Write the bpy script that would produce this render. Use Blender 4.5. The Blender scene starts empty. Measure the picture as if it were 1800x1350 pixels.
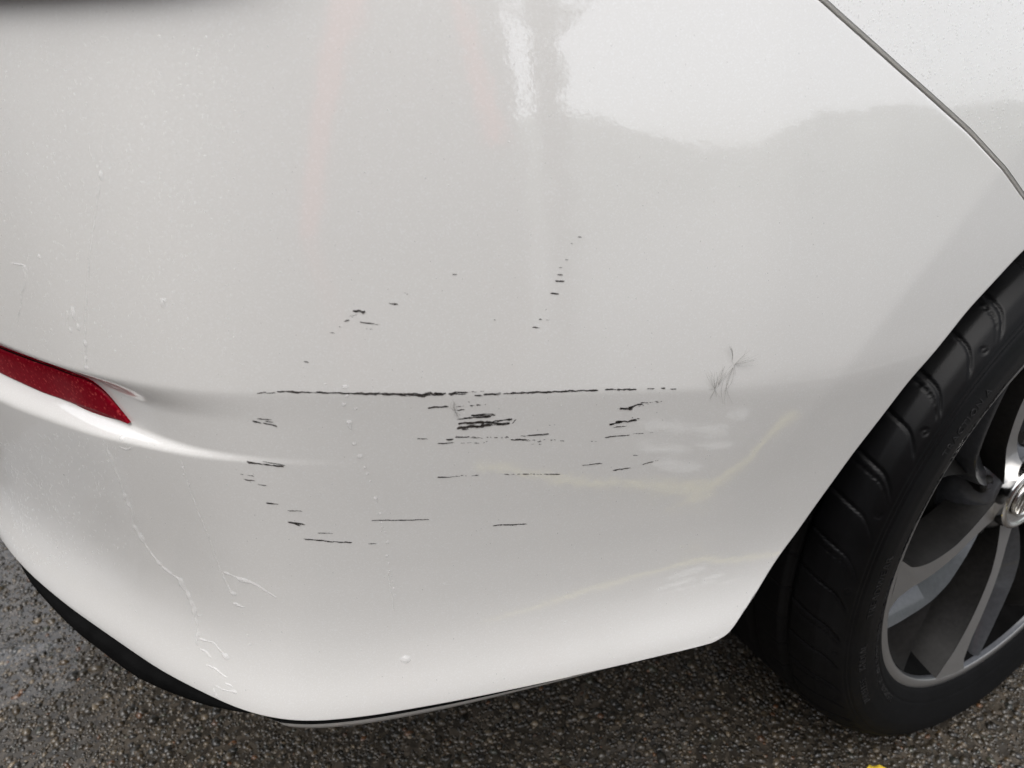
import bpy, bmesh, math, random
import numpy as np
from mathutils import Vector, Matrix
from mathutils.bvhtree import BVHTree
rng = np.random.default_rng(7); random.seed(7)
scene = bpy.context.scene; col = scene.collection
R = math.radians

# ---------------------------------------------------------------- camera
CAM = np.array([-0.787, -0.276, 0.773]); YAW, PITCH, ROLL = 0.4959, 0.4620, 0.0061; FPX = 1248.0
def cam_axes():
    cy, sy, cp, sp = math.cos(YAW), math.sin(YAW), math.cos(PITCH), math.sin(PITCH)
    f = np.array([sy*cp, cy*cp, -sp]); r = np.array([cy, -sy, 0.0]); u = np.cross(r, f)
    c, s = math.cos(ROLL), math.sin(ROLL)
    return c*r+s*u, -s*r+c*u, f
CR, CU, CF = cam_axes()
cd = bpy.data.cameras.new('camera'); cam = bpy.data.objects.new('camera', cd); col.objects.link(cam)
cam.matrix_world = Matrix(((CR[0], CU[0], -CF[0], CAM[0]), (CR[1], CU[1], -CF[1], CAM[1]), (CR[2], CU[2], -CF[2], CAM[2]), (0, 0, 0, 1)))
cd.sensor_width = 36; cd.lens = FPX/1800*36; cd.clip_start = 0.01; cd.clip_end = 3000
cd.dof.use_dof = True; cd.dof.focus_distance = 0.50; cd.dof.aperture_fstop = 9.0
scene.camera = cam

# ---------------------------------------------------------------- sky, sun, exposure
SUN_EL, SUN_ROT = R(66), R(232)
w = bpy.data.worlds.new('World'); scene.world = w; w.use_nodes = True
nt = w.node_tree; nt.nodes.clear()
out = nt.nodes.new('ShaderNodeOutputWorld'); bg = nt.nodes.new('ShaderNodeBackground')
sky = nt.nodes.new('ShaderNodeTexSky'); sky.sky_type = 'NISHITA'; sky.sun_disc = False
sky.sun_elevation = SUN_EL; sky.sun_rotation = SUN_ROT; sky.air_density = 1.0; sky.dust_density = 3.0
hs = nt.nodes.new('ShaderNodeHueSaturation'); hs.inputs['Saturation'].default_value = 0.22
nt.links.new(sky.outputs[0], hs.inputs['Color'])
tcw = nt.nodes.new('ShaderNodeTexCoord'); nzw = nt.nodes.new('ShaderNodeTexNoise')
nzw.inputs['Scale'].default_value = 2.2; nzw.inputs['Detail'].default_value = 5
nt.links.new(tcw.outputs['Generated'], nzw.inputs['Vector'])
mrw = nt.nodes.new('ShaderNodeMapRange'); mrw.inputs['To Min'].default_value = 0.85; mrw.inputs['To Max'].default_value = 1.15
nt.links.new(nzw.outputs['Fac'], mrw.inputs['Value'])
mxw = nt.nodes.new('ShaderNodeMix'); mxw.data_type = 'RGBA'; mxw.blend_type = 'MULTIPLY'; mxw.inputs['Factor'].default_value = 1
nt.links.new(hs.outputs[0], mxw.inputs['A']); nt.links.new(mrw.outputs[0], mxw.inputs['B'])
nt.links.new(mxw.outputs['Result'], bg.inputs['Color']); bg.inputs['Strength'].default_value = 0.15
nt.links.new(bg.outputs[0], out.inputs[0])
sl = bpy.data.lights.new('sun', 'SUN'); sl.energy = 0.8; sl.angle = R(60); sl.color = (1, 0.97, 0.93)
so = bpy.data.objects.new('sun', sl); col.objects.link(so)
sd = Vector((math.sin(SUN_ROT)*math.cos(SUN_EL), math.cos(SUN_ROT)*math.cos(SUN_EL), math.sin(SUN_EL)))
so.rotation_euler = sd.to_track_quat('Z', 'Y').to_euler()
vs = scene.view_settings; vs.view_transform = 'Standard'; vs.look = 'None'; vs.gamma = 1; vs.exposure = 0.85; vs.use_curve_mapping = False

# ---------------------------------------------------------------- helpers
def mesh_obj(name, verts, faces, mat, parent=None, smooth=True, weld=False):
    me = bpy.data.meshes.new(name)
    verts = np.asarray(verts, dtype=np.float64).reshape(-1, 3)
    if isinstance(faces, np.ndarray):
        k = faces.shape[1]; nf = len(faces)
        me.vertices.add(len(verts)); me.vertices.foreach_set('co', verts.astype(np.float32).ravel())
        me.loops.add(nf*k); me.loops.foreach_set('vertex_index', faces.astype(np.int32).ravel())
        me.polygons.add(nf); me.polygons.foreach_set('loop_start', np.arange(0, nf*k, k, dtype=np.int32))
        me.update(calc_edges=True)
    else:
        me.from_pydata([tuple(v) for v in verts], [], [tuple(f) for f in faces])
    me.validate()
    if weld:
        bm = bmesh.new(); bm.from_mesh(me); bmesh.ops.remove_doubles(bm, verts=bm.verts, dist=2e-5); bm.to_mesh(me); bm.free()
    me.polygons.foreach_set('use_smooth', np.full(len(me.polygons), smooth)); me.update()
    for m in (mat if isinstance(mat, (list, tuple)) else [mat]):
        if m: me.materials.append(m)
    o = bpy.data.objects.new(name, me); col.objects.link(o)
    if parent: o.parent = parent
    return o
def gridfaces(n, m, off=0, flip=False):
    i = np.arange(n-1)[:, None]; j = np.arange(m-1)[None, :]
    a = i*m+j; f = np.stack([a, a+1, a+m+1, a+m], -1).reshape(-1, 4)+off
    return f[:, ::-1] if flip else f
def join_grids(gs, flip=False):
    V = []; F = []; o = 0
    for g in gs:
        n, m = g.shape[:2]; V.append(g.reshape(-1, 3)); F.append(gridfaces(n, m, o, flip)); o += n*m
    return np.concatenate(V), np.concatenate(F)
def tag(o, label=None, cat=None, group=None, kind=None):
    if label: o['label'] = label
    if cat: o['category'] = cat
    if group: o['group'] = group
    if kind: o['kind'] = kind
    return o
def empty(name, loc=(0, 0, 0), parent=None):
    o = bpy.data.objects.new(name, None); o.empty_display_size = 0.05; col.objects.link(o); o.location = loc
    if parent: o.parent = parent
    return o
def sm(a, b, x):
    t = np.clip((np.asarray(x, float)-a)/(b-a), 0, 1); return t*t*(3-2*t)
def gsmooth(y, sig):
    k = np.arange(-int(4*sig), int(4*sig)+1); g = np.exp(-.5*(k/sig)**2); g /= g.sum()
    n = len(k)//2
    yp = np.concatenate([2*y[0]-y[n:0:-1], y, 2*y[-1]-y[-2:-n-2:-1]])
    return np.convolve(yp, g, 'valid')
def dense(knx, kny, x0, x1, n, sig):
    x = np.linspace(x0, x1, n); return x, gsmooth(np.interp(x, knx, kny), sig)

# ---------------------------------------------------------------- materials
def newmat(name):
    m = bpy.data.materials.new(name); m.use_nodes = True
    b = m.node_tree.nodes['Principled BSDF']; return m, m.node_tree, b
def node(nt, t, **kw):
    n = nt.nodes.new(t)
    for k, v in kw.items():
        if k in n.inputs: n.inputs[k].default_value = v
        else: setattr(n, k, v)
    return n
def objco(nt): return nt.nodes.new('ShaderNodeTexCoord').outputs['Object']
def ramp(nt, fac, stops):
    r = nt.nodes.new('ShaderNodeValToRGB'); e = r.color_ramp.elements
    while len(e) < len(stops): e.new(0.5)
    for i, (p, c) in enumerate(stops):
        e[i].position = p; e[i].color = (*c, 1) if len(c) == 3 else c
    nt.links.new(fac, r.inputs[0]); return r.outputs[0]
def bump(nt, h, dist, strength=1.0, normal=None):
    b = node(nt, 'ShaderNodeBump', Strength=strength, Distance=dist); nt.links.new(h, b.inputs['Height'])
    if normal: nt.links.new(normal, b.inputs['Normal'])
    return b.outputs[0]

def paint_mat():
    m, nt, b = newmat('pearl_white_paint'); L = nt.links; co = objco(nt)
    fl = node(nt, 'ShaderNodeTexVoronoi', Scale=1500.0); L.new(co, fl.inputs['Vector'])
    sep = nt.nodes.new('ShaderNodeSeparateColor'); L.new(fl.outputs['Color'], sep.inputs[0])
    L.new(ramp(nt, sep.outputs[0], [(0, (.756, .744, .718)), (.80, (.776, .764, .738)), (1, (.82, .815, .80))]), b.inputs['Base Color'])
    b.inputs['Roughness'].default_value = 0.42; b.inputs['Coat Weight'].default_value = 1.0
    b.inputs['Coat Roughness'].default_value = 0.025; b.inputs['Coat IOR'].default_value = 2.1
    n1 = node(nt, 'ShaderNodeTexNoise', Scale=420.0, Detail=2.0); L.new(co, n1.inputs['Vector'])
    n2 = node(nt, 'ShaderNodeTexNoise', Scale=60.0, Detail=1.0); L.new(co, n2.inputs['Vector'])
    v = node(nt, 'ShaderNodeTexVoronoi', Scale=520.0); L.new(co, v.inputs['Vector'])
    dr = ramp(nt, v.outputs['Distance'], [(0, (1, 1, 1)), (.28, (0, 0, 0))])
    b1 = bump(nt, n1.outputs['Fac'], 0.00012, 0.20); b2 = bump(nt, n2.outputs['Fac'], 0.0004, 0.22, b1)
    b3 = bump(nt, dr, 0.0001, 0.10, b2)
    L.new(b3, b.inputs['Coat Normal'])
    return m
PAINT = paint_mat()
def simple(name, c, rough, metal=0.0, coat=0.0, nscale=0, namp=0.0, spec=0.5, bscale=0, bdist=0.0):
    m, nt, b = newmat(name); L = nt.links
    b.inputs['Roughness'].default_value = rough; b.inputs['Metallic'].default_value = metal; b.inputs['Coat Weight'].default_value = coat
    b.inputs['Specular IOR Level'].default_value = spec
    co = objco(nt)
    n = node(nt, 'ShaderNodeTexNoise', Scale=float(nscale or 60), Detail=4.0); L.new(co, n.inputs['Vector'])
    lo = tuple(x*(1-namp) for x in c); hi = tuple(min(1, x*(1+namp)) for x in c)
    L.new(ramp(nt, n.outputs['Fac'], [(.3, lo), (.7, hi)]), b.inputs['Base Color'])
    if bscale:
        n2 = node(nt, 'ShaderNodeTexNoise', Scale=float(bscale), Detail=3.0); L.new(co, n2.inputs['Vector'])
        L.new(bump(nt, n2.outputs['Fac'], bdist), b.inputs['Normal'])
    return m
BLACK = simple('black_plastic', (.012, .012, .012), .5, nscale=300, namp=.3, bscale=900, bdist=.0002)
LINER = simple('dark_liner', (.003, .003, .003), .9, nscale=50, namp=.4, spec=.06)
SCRATCH = simple('black_scuff', (.018, .015, .014), .55, nscale=900, namp=.7)
SCUFF2 = simple('brown_scuff', (.09, .078, .07), .6, nscale=900, namp=.6)
RUBBER = simple('wet_rubber', (.0022, .0022, .0026), .42, nscale=40, namp=.35, bscale=700, bdist=.00007, spec=.18)
_nt = RUBBER.node_tree; _c = _nt.nodes.new('ShaderNodeTexCoord'); _sx = _nt.nodes.new('ShaderNodeSeparateXYZ'); _nt.links.new(_c.outputs['Object'], _sx.inputs[0])
_nz = node(_nt, 'ShaderNodeTexNoise', Scale=22.0, Detail=4.0); _nt.links.new(_c.outputs['Object'], _nz.inputs['Vector'])
_ad = node(_nt, 'ShaderNodeMath', operation='MULTIPLY_ADD'); _nt.links.new(_nz.outputs['Fac'], _ad.inputs[0]); _ad.inputs[1].default_value = .16; _nt.links.new(_sx.outputs['Z'], _ad.inputs[2])
_mr = node(_nt, 'ShaderNodeMapRange'); _mr.inputs['From Min'].default_value = -.14; _mr.inputs['From Max'].default_value = .06; _mr.inputs['To Min'].default_value = .88; _mr.inputs['To Max'].default_value = .40
_nt.links.new(_ad.outputs[0], _mr.inputs['Value']); _nt.links.new(_mr.outputs[0], RUBBER.node_tree.nodes['Principled BSDF'].inputs['Roughness'])
LETTER = simple('raised_rubber', (.0035, .0035, .004), .42, nscale=200, namp=.2)
DARKALLOY = simple('dark_grey_alloy', (.06, .062, .068), .28, metal=.4, coat=.5, nscale=200, namp=.15)
BACKALLOY = simple('black_alloy', (.012, .0115, .011), .35, metal=0, coat=0, nscale=200, namp=.2, spec=.07)
MACHINED = simple('machined_alloy', (.34, .335, .33), .36, metal=.75, coat=.5, nscale=700, namp=.08)
CHROME = simple('chrome', (.75, .74, .72), .12, metal=1.0, nscale=100, namp=.04)
STEEL = simple('brake_steel', (.012, .011, .010), .6, metal=.3, nscale=120, namp=.3)
LAMPBLK = simple('dark_lamp_plastic', (.02, .008, .012), .15, coat=1.0, nscale=100, namp=.2)
YLEAF = simple('yellow_leaf_skin', (.72, .52, .05), .45, nscale=90, namp=.15, bscale=200, bdist=.0008)
FLUFF = simple('grey_fluff', (.34, .33, .31), .8, nscale=90, namp=.2)
def lens_mat():
    m, nt, b = newmat('red_reflector_lens'); L = nt.links; co = objco(nt)
    v = node(nt, 'ShaderNodeTexVoronoi', Scale=700.0); L.new(co, v.inputs['Vector'])
    sep = nt.nodes.new('ShaderNodeSeparateColor'); L.new(v.outputs['Color'], sep.inputs[0])
    L.new(ramp(nt, sep.outputs[0], [(0, (.17, .001, .008)), (.88, (.215, .002, .011)), (1, (.40, .05, .05))]), b.inputs['Base Color'])
    b.inputs['Roughness'].default_value = .3; b.inputs['Specular IOR Level'].default_value = .03; b.inputs['IOR'].default_value = 1.2; b.inputs['Coat Weight'].default_value = .05; b.inputs['Coat Roughness'].default_value = .02
    n = node(nt, 'ShaderNodeTexNoise', Scale=300.0, Detail=3.0); L.new(co, n.inputs['Vector'])
    L.new(bump(nt, n.outputs['Fac'], .0003, .4), b.inputs['Normal']); return m
LENS = lens_mat()
def water_mat(name, gathered_light):
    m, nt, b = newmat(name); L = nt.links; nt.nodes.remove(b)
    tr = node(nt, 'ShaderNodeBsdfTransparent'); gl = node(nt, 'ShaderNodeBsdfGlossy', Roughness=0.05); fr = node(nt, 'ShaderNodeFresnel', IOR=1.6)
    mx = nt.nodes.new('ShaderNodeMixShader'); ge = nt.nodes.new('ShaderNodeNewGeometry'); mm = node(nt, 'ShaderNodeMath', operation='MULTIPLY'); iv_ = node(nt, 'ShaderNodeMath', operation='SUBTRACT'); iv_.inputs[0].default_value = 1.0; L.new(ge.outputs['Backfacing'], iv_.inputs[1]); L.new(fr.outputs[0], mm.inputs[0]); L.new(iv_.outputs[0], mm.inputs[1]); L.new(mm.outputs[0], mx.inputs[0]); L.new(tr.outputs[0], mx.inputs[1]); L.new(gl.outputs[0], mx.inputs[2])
    df = node(nt, 'ShaderNodeBsdfDiffuse', Color=(.96, .96, .96, 1)); m2 = nt.nodes.new('ShaderNodeMixShader'); m2.inputs[0].default_value = gathered_light; L.new(mx.outputs[0], m2.inputs[1]); L.new(df.outputs[0], m2.inputs[2])  # white diffuse stands in for light gathered by the curved water
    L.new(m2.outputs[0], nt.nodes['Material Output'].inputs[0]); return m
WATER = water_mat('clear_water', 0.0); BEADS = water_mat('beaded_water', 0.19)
def concrete_mat():
    m, nt, b = newmat('wet_cement'); L = nt.links; co = objco(nt)
    n = node(nt, 'ShaderNodeTexNoise', Scale=90.0, Detail=6.0); L.new(co, n.inputs['Vector'])
    v = node(nt, 'ShaderNodeTexVoronoi', Scale=110.0); L.new(co, v.inputs['Vector'])
    sep = nt.nodes.new('ShaderNodeSeparateColor'); L.new(v.outputs['Color'], sep.inputs[0])
    c1 = ramp(nt, n.outputs['Fac'], [(.3, (.021, .018, .014)), (.7, (.060, .051, .040))])
    c2 = ramp(nt, sep.outputs[0], [(0, (.025, .022, .02)), (.5, (.05, .043, .034)), (1, (.12, .10, .08))])
    mx = node(nt, 'ShaderNodeMix', data_type='RGBA', Factor=.5); L.new(c1, mx.inputs['A']); L.new(c2, mx.inputs['B'])
    L.new(mx.outputs['Result'], b.inputs['Base Color'])
    n3 = node(nt, 'ShaderNodeTexNoise', Scale=9.0, Detail=3.0); L.new(co, n3.inputs['Vector'])
    L.new(ramp(nt, n3.outputs['Fac'], [(.35, (.06,)*3), (.65, (.22,)*3)]), b.inputs['Roughness'])
    L.new(bump(nt, n.outputs['Fac'], .0012, .5, bump(nt, v.outputs['Distance'], .0012, .4)), b.inputs['Normal'])
    return m
CEMENT = concrete_mat()
def pebble_mat():
    m, nt, b = newmat('wet_pebbles'); L = nt.links; co = objco(nt)
    a = node(nt, 'ShaderNodeAttribute', attribute_name='tone'); n = node(nt, 'ShaderNodeTexNoise', Scale=500.0, Detail=3.0); L.new(co, n.inputs['Vector'])
    mx = node(nt, 'ShaderNodeMix', data_type='RGBA', blend_type='MULTIPLY', Factor=1.0)
    L.new(a.outputs['Color'], mx.inputs['A']); L.new(ramp(nt, n.outputs['Fac'], [(.3, (.6,)*3), (.7, (1.2,)*3)]), mx.inputs['B'])
    L.new(mx.outputs['Result'], b.inputs['Base Color']); b.inputs['Roughness'].default_value = .38
    b.inputs['Coat Weight'].default_value = .5; b.inputs['Coat Roughness'].default_value = .22
    L.new(bump(nt, n.outputs['Fac'], .0006, .6), b.inputs['Normal']); return m
PEBBLE = pebble_mat()

# ---------------------------------------------------------------- body side surface: plan curve x height x outward offset
_plan = [(1.6, -.03), (1.0, -.027), (.5, -.022), (.1, -.014), (-.2, -.008), (-.36, -.0015), (-.4537, .0075), (-.5268, .0225), (-.588, .0362), (-.6514, .0520),
         (-.7114, .0692), (-.7495, .0838), (-.7644, .0932), (-.7846, .1105), (-.8007, .1302), (-.8358, .1789), (-.8661, .2312), (-.8981, .2871),
         (-.9248, .3398), (-.9419, .3790), (-.9562, .4180), (-.985, .52), (-1.01, .65), (-1.028, .8), (-1.032, .95)]
_P = np.array(_plan); _d = np.concatenate([[0], np.cumsum(np.hypot(*np.diff(_P, axis=0).T))])
_s0 = np.interp(0, -_P[:, 0][:8], _d[:8])
SS = np.linspace(0, _d[-1], 4000); _ds = SS[1]-SS[0]
PX = gsmooth(np.interp(SS, _d, _P[:, 0]), .016/_ds); PY = gsmooth(np.interp(SS, _d, _P[:, 1]), .016/_ds)
TX = np.gradient(PX, _ds); TY = np.gradient(PY, _ds); _n = np.hypot(TX, TY); NX, NY = -TY/_n, TX/_n
NX = gsmooth(NX, .01/_ds); NY = gsmooth(NY, .01/_ds); SS = SS-_s0
ZB = .345
_w, _dl = dense([0, .05, .12, .22, .32, .45, .6, .8, 1.0, 1.3], [0, -.0030, -.0082, -.0125, -.0135, -.0122, -.0090, -.0035, .0015, .0075], -.2, 1.3, 600, 14)
_dl = _dl-np.interp(0, _w, _dl)
DC = float(np.interp(1.0, _w, _dl))
def d_raw(s, z, zc):
    v = z-zc; vp = np.maximum(v, 0); up = DC-(.03*vp+.275*vp**2+.33*vp**3)
    lo = np.interp((z-ZB)/(zc-ZB), _w, _dl)
    return np.where(v > 0, up, lo)
ZC0 = .590
class Feat: pass
FT = Feat(); FT.ready = False
def crease_z(s): return np.interp(s, FT.cs, FT.cz) if FT.ready else np.full_like(np.asarray(s, float), ZC0)
def offset(s, z, detail=True):
    s = np.asarray(s, float); z = np.asarray(z, float); zc = crease_z(s)
    soft = .0025+.012*sm(.52, .40, s)+.0015*sm(.9, 1.1, s)
    d = 0
    for k, wt in ((-1, .1), (-.5, .2), (0, .4), (.5, .2), (1, .1)): d = d+wt*d_raw(s, z+k*soft, zc)
    if FT.ready and detail:
        # wheel arch flare
        dist = FT.flare(z)-s            # >0 inside flare
        fl = np.interp(dist, [-.006, 0, .006], [0, .0016, .006])*0
        x = dist; r = .006
        rampv = np.where(x < -r, 0, np.where(x > r, x, (x+r)**2/(4*r)))
        d = d-.045*rampv*sm(.44, .60, z)
        # scooped recess round the reflector
        zr = np.interp(s, FT.rs, FT.rz); h = np.maximum(zc-zr, .01); t = (z-zr)/h
        dpt = np.interp(s, FT.ds, FT.dd); wlo = .06+.29*np.clip(dpt/.016, 0, 1); whi = .28+.16*np.clip((.0105-dpt)/.0055, 0, 1)
        def rmp(x): return sm(-.03, 1.03, x)
        prof = rmp(t/wlo)*rmp((1.02-t)/whi)
        d = d-np.interp(s, FT.ds, FT.dd)*prof
    return d
def surf(s, z, extra=0.0, detail=True):
    d = offset(s, z, detail)+extra
    nx = np.interp(s, SS, NX); ny = np.interp(s, SS, NY)
    return np.stack([np.interp(s, SS, PX)+nx*d, np.interp(s, SS, PY)+ny*d, np.broadcast_to(z, d.shape)], -1)
def ray(px, py): return CF+(px-900)/FPX*CR-(py-675)/FPX*CU
def make_bvh(detail):
    s = np.linspace(-.3, 1.5, 900); z = np.linspace(.30, .95, 420); S, Z = np.meshgrid(s, z, indexing='ij')
    g = surf(S, Z, 0.0, detail); v = g.reshape(-1, 3); f = gridfaces(900, 420)
    return BVHTree.FromPolygons([Vector(a) for a in v], [tuple(int(q) for q in a) for a in f])
_bv = make_bvh(False)
def to_sz(pts, bv=None):
    r = []
    for px, py in pts:
        loc, nn, i, d = (bv or _bv).ray_cast(Vector(CAM), Vector(ray(px, py)))
        k = np.argmin((PX-loc.x)**2+(PY-loc.y)**2); r.append((SS[k], loc.z))
    return np.array(r)
cre = to_sz([(1480, 660), (1250, 683), (1000, 690), (800, 692), (600, 692), (450, 690), (300, 681), (200, 667), (100, 643), (40, 622), (4, 606)])
rid = to_sz([(700, 818), (600, 818), (500, 816), (400, 808), (300, 796), (200, 775), (100, 745), (50, 728), (4, 709)])
arch = to_sz([(1790, 447), (1700, 545), (1600, 665), (1500, 795), (1400, 935), (1330, 1040), (1285, 1105), (1272, 1128)])
flr = to_sz([(1755, 315), (1700, 385), (1600, 510), (1480, 650), (1400, 755), (1330, 850)])
gap = to_sz([(1795, 350), (1778, 325), (1760, 301), (1700, 237), (1580, 131), (1436, 2)])
def extend(a, lo, hi):
    a = a[np.argsort(a[:, 0])]
    k0 = (a[2, 1]-a[0, 1])/(a[2, 0]-a[0, 0]); k1 = (a[-1, 1]-a[-3, 1])/(a[-1, 0]-a[-3, 0])
    return np.concatenate([[[lo, a[0, 1]+k0*(lo-a[0, 0])]], a, [[hi, a[-1, 1]+k1*(hi-a[-1, 0])]]])
def smooth_poly(a, lo, hi, sig, n=800):
    x = np.linspace(lo, hi, n); return x, gsmooth(np.interp(x, a[:, 0], a[:, 1]), sig/(x[1]-x[0]))
_c = cre[np.argsort(cre[:, 0])]; _c = np.concatenate([[[-.6, _c[0, 1]]], _c, [[1.9, _c[-1, 1]]]])
FT.cs, FT.cz = smooth_poly(_c, -.6, 1.9, .02)
_c = rid[np.argsort(rid[:, 0])]; _c = np.concatenate([[[-.6, _c[0, 1]]], _c, [[1.9, _c[-1, 1]]]])
FT.rs, FT.rz = smooth_poly(_c, -.6, 1.9, .02)
dep = to_sz([(640, 740), (560, 740), (470, 740), (400, 740), (330, 730), (250, 700), (150, 690), (60, 660)])
FT.ds, FT.dd = smooth_poly(np.array([[-.6, 0]]+[[s, d] for s, d in zip(dep[:, 0], (0, .0001, .0004, .0010, .0020, .0046, .0105, .0160))]+[[1.9, .020]]), -.6, 1.9, .012)
FT.pt, FT.pv = dense([-.3, 0.0, .30, .42, .80, .90, 1.0, 1.3], [0, 0, .86, 1.0, .92, .72, 0, 0], -.3, 1.3, 600, 13)
_fs = flr[np.argsort(flr[:, 1])]
def flare(z): return np.interp(z, _fs[:, 1], _fs[:, 0], left=None, right=None)+np.where(np.asarray(z) > _fs[-1, 1], (np.asarray(z)-_fs[-1, 1])*(_fs[-1, 0]-_fs[-2, 0])/(_fs[-1, 1]-_fs[-2, 1]), 0)
FT.flare = flare; FT.ready = True
_bd = make_bvh(True)
arch = to_sz([(1838, 402), (1790, 447), (1700, 545), (1600, 665), (1500, 795), (1400, 935), (1330, 1040), (1285, 1105), (1272, 1128)], _bd)
gap = to_sz([(1838, 402), (1795, 350), (1778, 325), (1762, 303), (1754, 294), (1700, 237), (1580, 131), (1436, 2)], _bd)

# ---------------------------------------------------------------- car
car = empty('car', (0, 0, 0)); tag(car, 'white car with black scratches on its rear corner, red reflector and grey alloy wheel', 'car')
_a = arch[np.argsort(arch[:, 1])]                     # (s,z) by height
tip_s, tip_z = gap[0]
def edge_rows(sz, n2, rad, depth, nr=5, sgn=1):
    """rolled edge: quarter round then a flange going inwards. sz (n,2), n2 outward normals in (s,z)"""
    rows = []
    for k in range(nr+1):
        a = k/nr*math.pi/2; q = sz+n2*(rad*math.sin(a)); rows.append(surf(q[:, 0], q[:, 1], -rad*(1-math.cos(a))))
    q = sz+n2*rad
    for dd in (depth*.3, depth): rows.append(surf(q[:, 0], q[:, 1], -rad-dd))
    return np.stack(rows)
def normals2(sz, flip=1):
    t = np.gradient(sz, axis=0); t /= np.linalg.norm(t, axis=1)[:, None]+1e-12
    return flip*np.stack([t[:, 1], -t[:, 0]], -1)
def resample(a, n, sig=0.0):
    a = np.asarray(a, float); d = np.concatenate([[0], np.cumsum(np.hypot(*np.diff(a, axis=0).T))])
    x = np.linspace(0, d[-1], n); r = np.stack([np.interp(x, d, a[:, 0]), np.interp(x, d, a[:, 1])], -1)
    if sig: 
        e0, e1 = r[0].copy(), r[-1].copy(); r = np.stack([gsmooth(r[:, 0], sig), gsmooth(r[:, 1], sig)], -1); r[0], r[-1] = e0, e1
    return r
lamp = to_sz([(0, -7), (130, -14), (250, -22), (330, -34), (400, -52), (460, -80)], _bd); lamp = lamp[np.argsort(lamp[:, 0])]
def lamp_z(s): return np.interp(s, lamp[:, 0], lamp[:, 1])
LS0 = lamp[0, 0]
GAPW = .0022
s_b0 = arch[-1][0]
NB, MB = 640, 330
NT_ = 640
gsl = (gap[-1, 1]-gap[-3, 1])/(gap[-1, 0]-gap[-3, 0])
gap_ext = np.concatenate([gap, [[gap[-1, 0]+.10, gap[-1, 1]+.10*gsl]]])
top_line = np.concatenate([gap_ext, [[gap_ext[-1, 0]+.04, .835], [LS0-.02, lamp[0, 1]+.02]], [[q, lamp_z(q)+.007] for q in np.linspace(LS0+.01, 1.75, 40)]])
SEND = 1.72
Ltmp = np.concatenate([[[s_b0, ZB+.012]], _a[1:-1], [[tip_s, tip_z]]])
Lc = resample(Ltmp, MB, 6)
Bc = resample([(s_b0, ZB+.012), (s_b0+.006, ZB+.003), (s_b0+.016, ZB), (1.0, ZB), (SEND, ZB)], 1400)
# concentrate columns evenly
Bc = resample(Bc, NB)
tl = top_line.copy(); tl[:, 1] -= 0
Tc = resample(np.concatenate([[[tip_s, tip_z]], tl[1:]]), NT_, 2.0); Tc[-1, 0] = SEND
a_ = np.linspace(0, 1, NB)[:, None, None]; b_ = np.linspace(0, 1, MB)[None, :, None]
Rc = np.stack([np.full(MB, SEND), np.linspace(ZB, Tc[-1, 1], MB)], -1)
P00, P01, P10, P11 = Bc[0], Tc[0], Bc[-1], Tc[-1]
SZ = (1-b_)*Bc[:, None]+b_*Tc[:, None]+(1-a_)*Lc[None]+a_*Rc[None]-((1-a_)*(1-b_)*P00+a_*(1-b_)*P10+(1-a_)*b_*P01+a_*b_*P11)
main = surf(SZ[..., 0], SZ[..., 1])
e_bot = edge_rows(Bc, normals2(Bc, 1), .0015, .02)
e_top = edge_rows(Tc, normals2(Tc, -1), .0016, .010)
e_arch = edge_rows(Lc, normals2(Lc, -1), .003, .028)
V, F = join_grids([main, e_bot.transpose(1, 0, 2), e_top.transpose(1, 0, 2)[:, ::-1], e_arch.transpose(1, 0, 2)])
bumper = mesh_obj('bumper', V, F, PAINT, car, weld=True)
bm = bmesh.new(); bm.from_mesh(bumper.data); bmesh.ops.recalc_face_normals(bm, faces=bm.faces)
bm.faces.ensure_lookup_table()
bm.to_mesh(bumper.data); bm.free()
vb = np.empty(len(bumper.data.vertices)*3); bumper.data.vertices.foreach_get('co', vb)
BV = BVHTree.FromPolygons([Vector(v) for v in vb.reshape(-1, 3)], [tuple(p.vertices) for p in bumper.data.polygons])

# quarter panel above the gap
qs = np.linspace(-.62, gap_ext[-1, 0], 420)
gs_ = gap_ext[np.argsort(gap_ext[:, 0])]
ang = np.clip(qs/.383, -1, 1)
zl = np.where(qs < tip_s, .33+np.sqrt(np.maximum(.383**2-qs**2, .0)), 0)
gz = np.interp(qs, gs_[:, 0], gs_[:, 1])
ztip = .33+math.sqrt(max(.383**2-tip_s**2, 0))
zlow = np.where(qs < tip_s, zl+(tip_z-ztip)*sm(.0, tip_s, qs), gz)
zlow = np.where(qs < -.383, .33, zlow)
low = np.stack([qs, zlow], -1)
low = resample(low, 700, 1.0)
off = normals2(low, -1); low2 = low+off*.0042*sm(tip_s-.03, tip_s, low[:, 0])[:, None]
M2 = 150
top2 = np.stack([low2[:, 0], np.full(len(low2), 1.0)], -1)
bq = np.linspace(0, 1, M2)[None, :, None]
SZq = (1-bq)*low2[:, None]+bq*top2[:, None]
qm = surf(SZq[..., 0], SZq[..., 1], .0004)
e_q = edge_rows(low2, -off*1.0, .0012, .016)
e_q = e_q+0.0
V, F = join_grids([qm, e_q.transpose(1, 0, 2)])
quarter = mesh_obj('quarter_panel', V, F, PAINT, car, weld=True)
bm = bmesh.new(); bm.from_mesh(quarter.data); bmesh.ops.recalc_face_normals(bm, faces=bm.faces); bm.to_mesh(quarter.data); bm.free()
# dark channel behind the seam
cs_ = resample(np.concatenate([gap_ext]), 200)
cn = normals2(cs_, -1)
ch = np.stack([surf((cs_+cn*k)[:, 0], (cs_+cn*k)[:, 1], -.0105) for k in (-.012, 0, .012, .02)])
V, F = join_grids([ch.transpose(1, 0, 2)]); mesh_obj('seam_channel', V, F, LINER, car)

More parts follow.
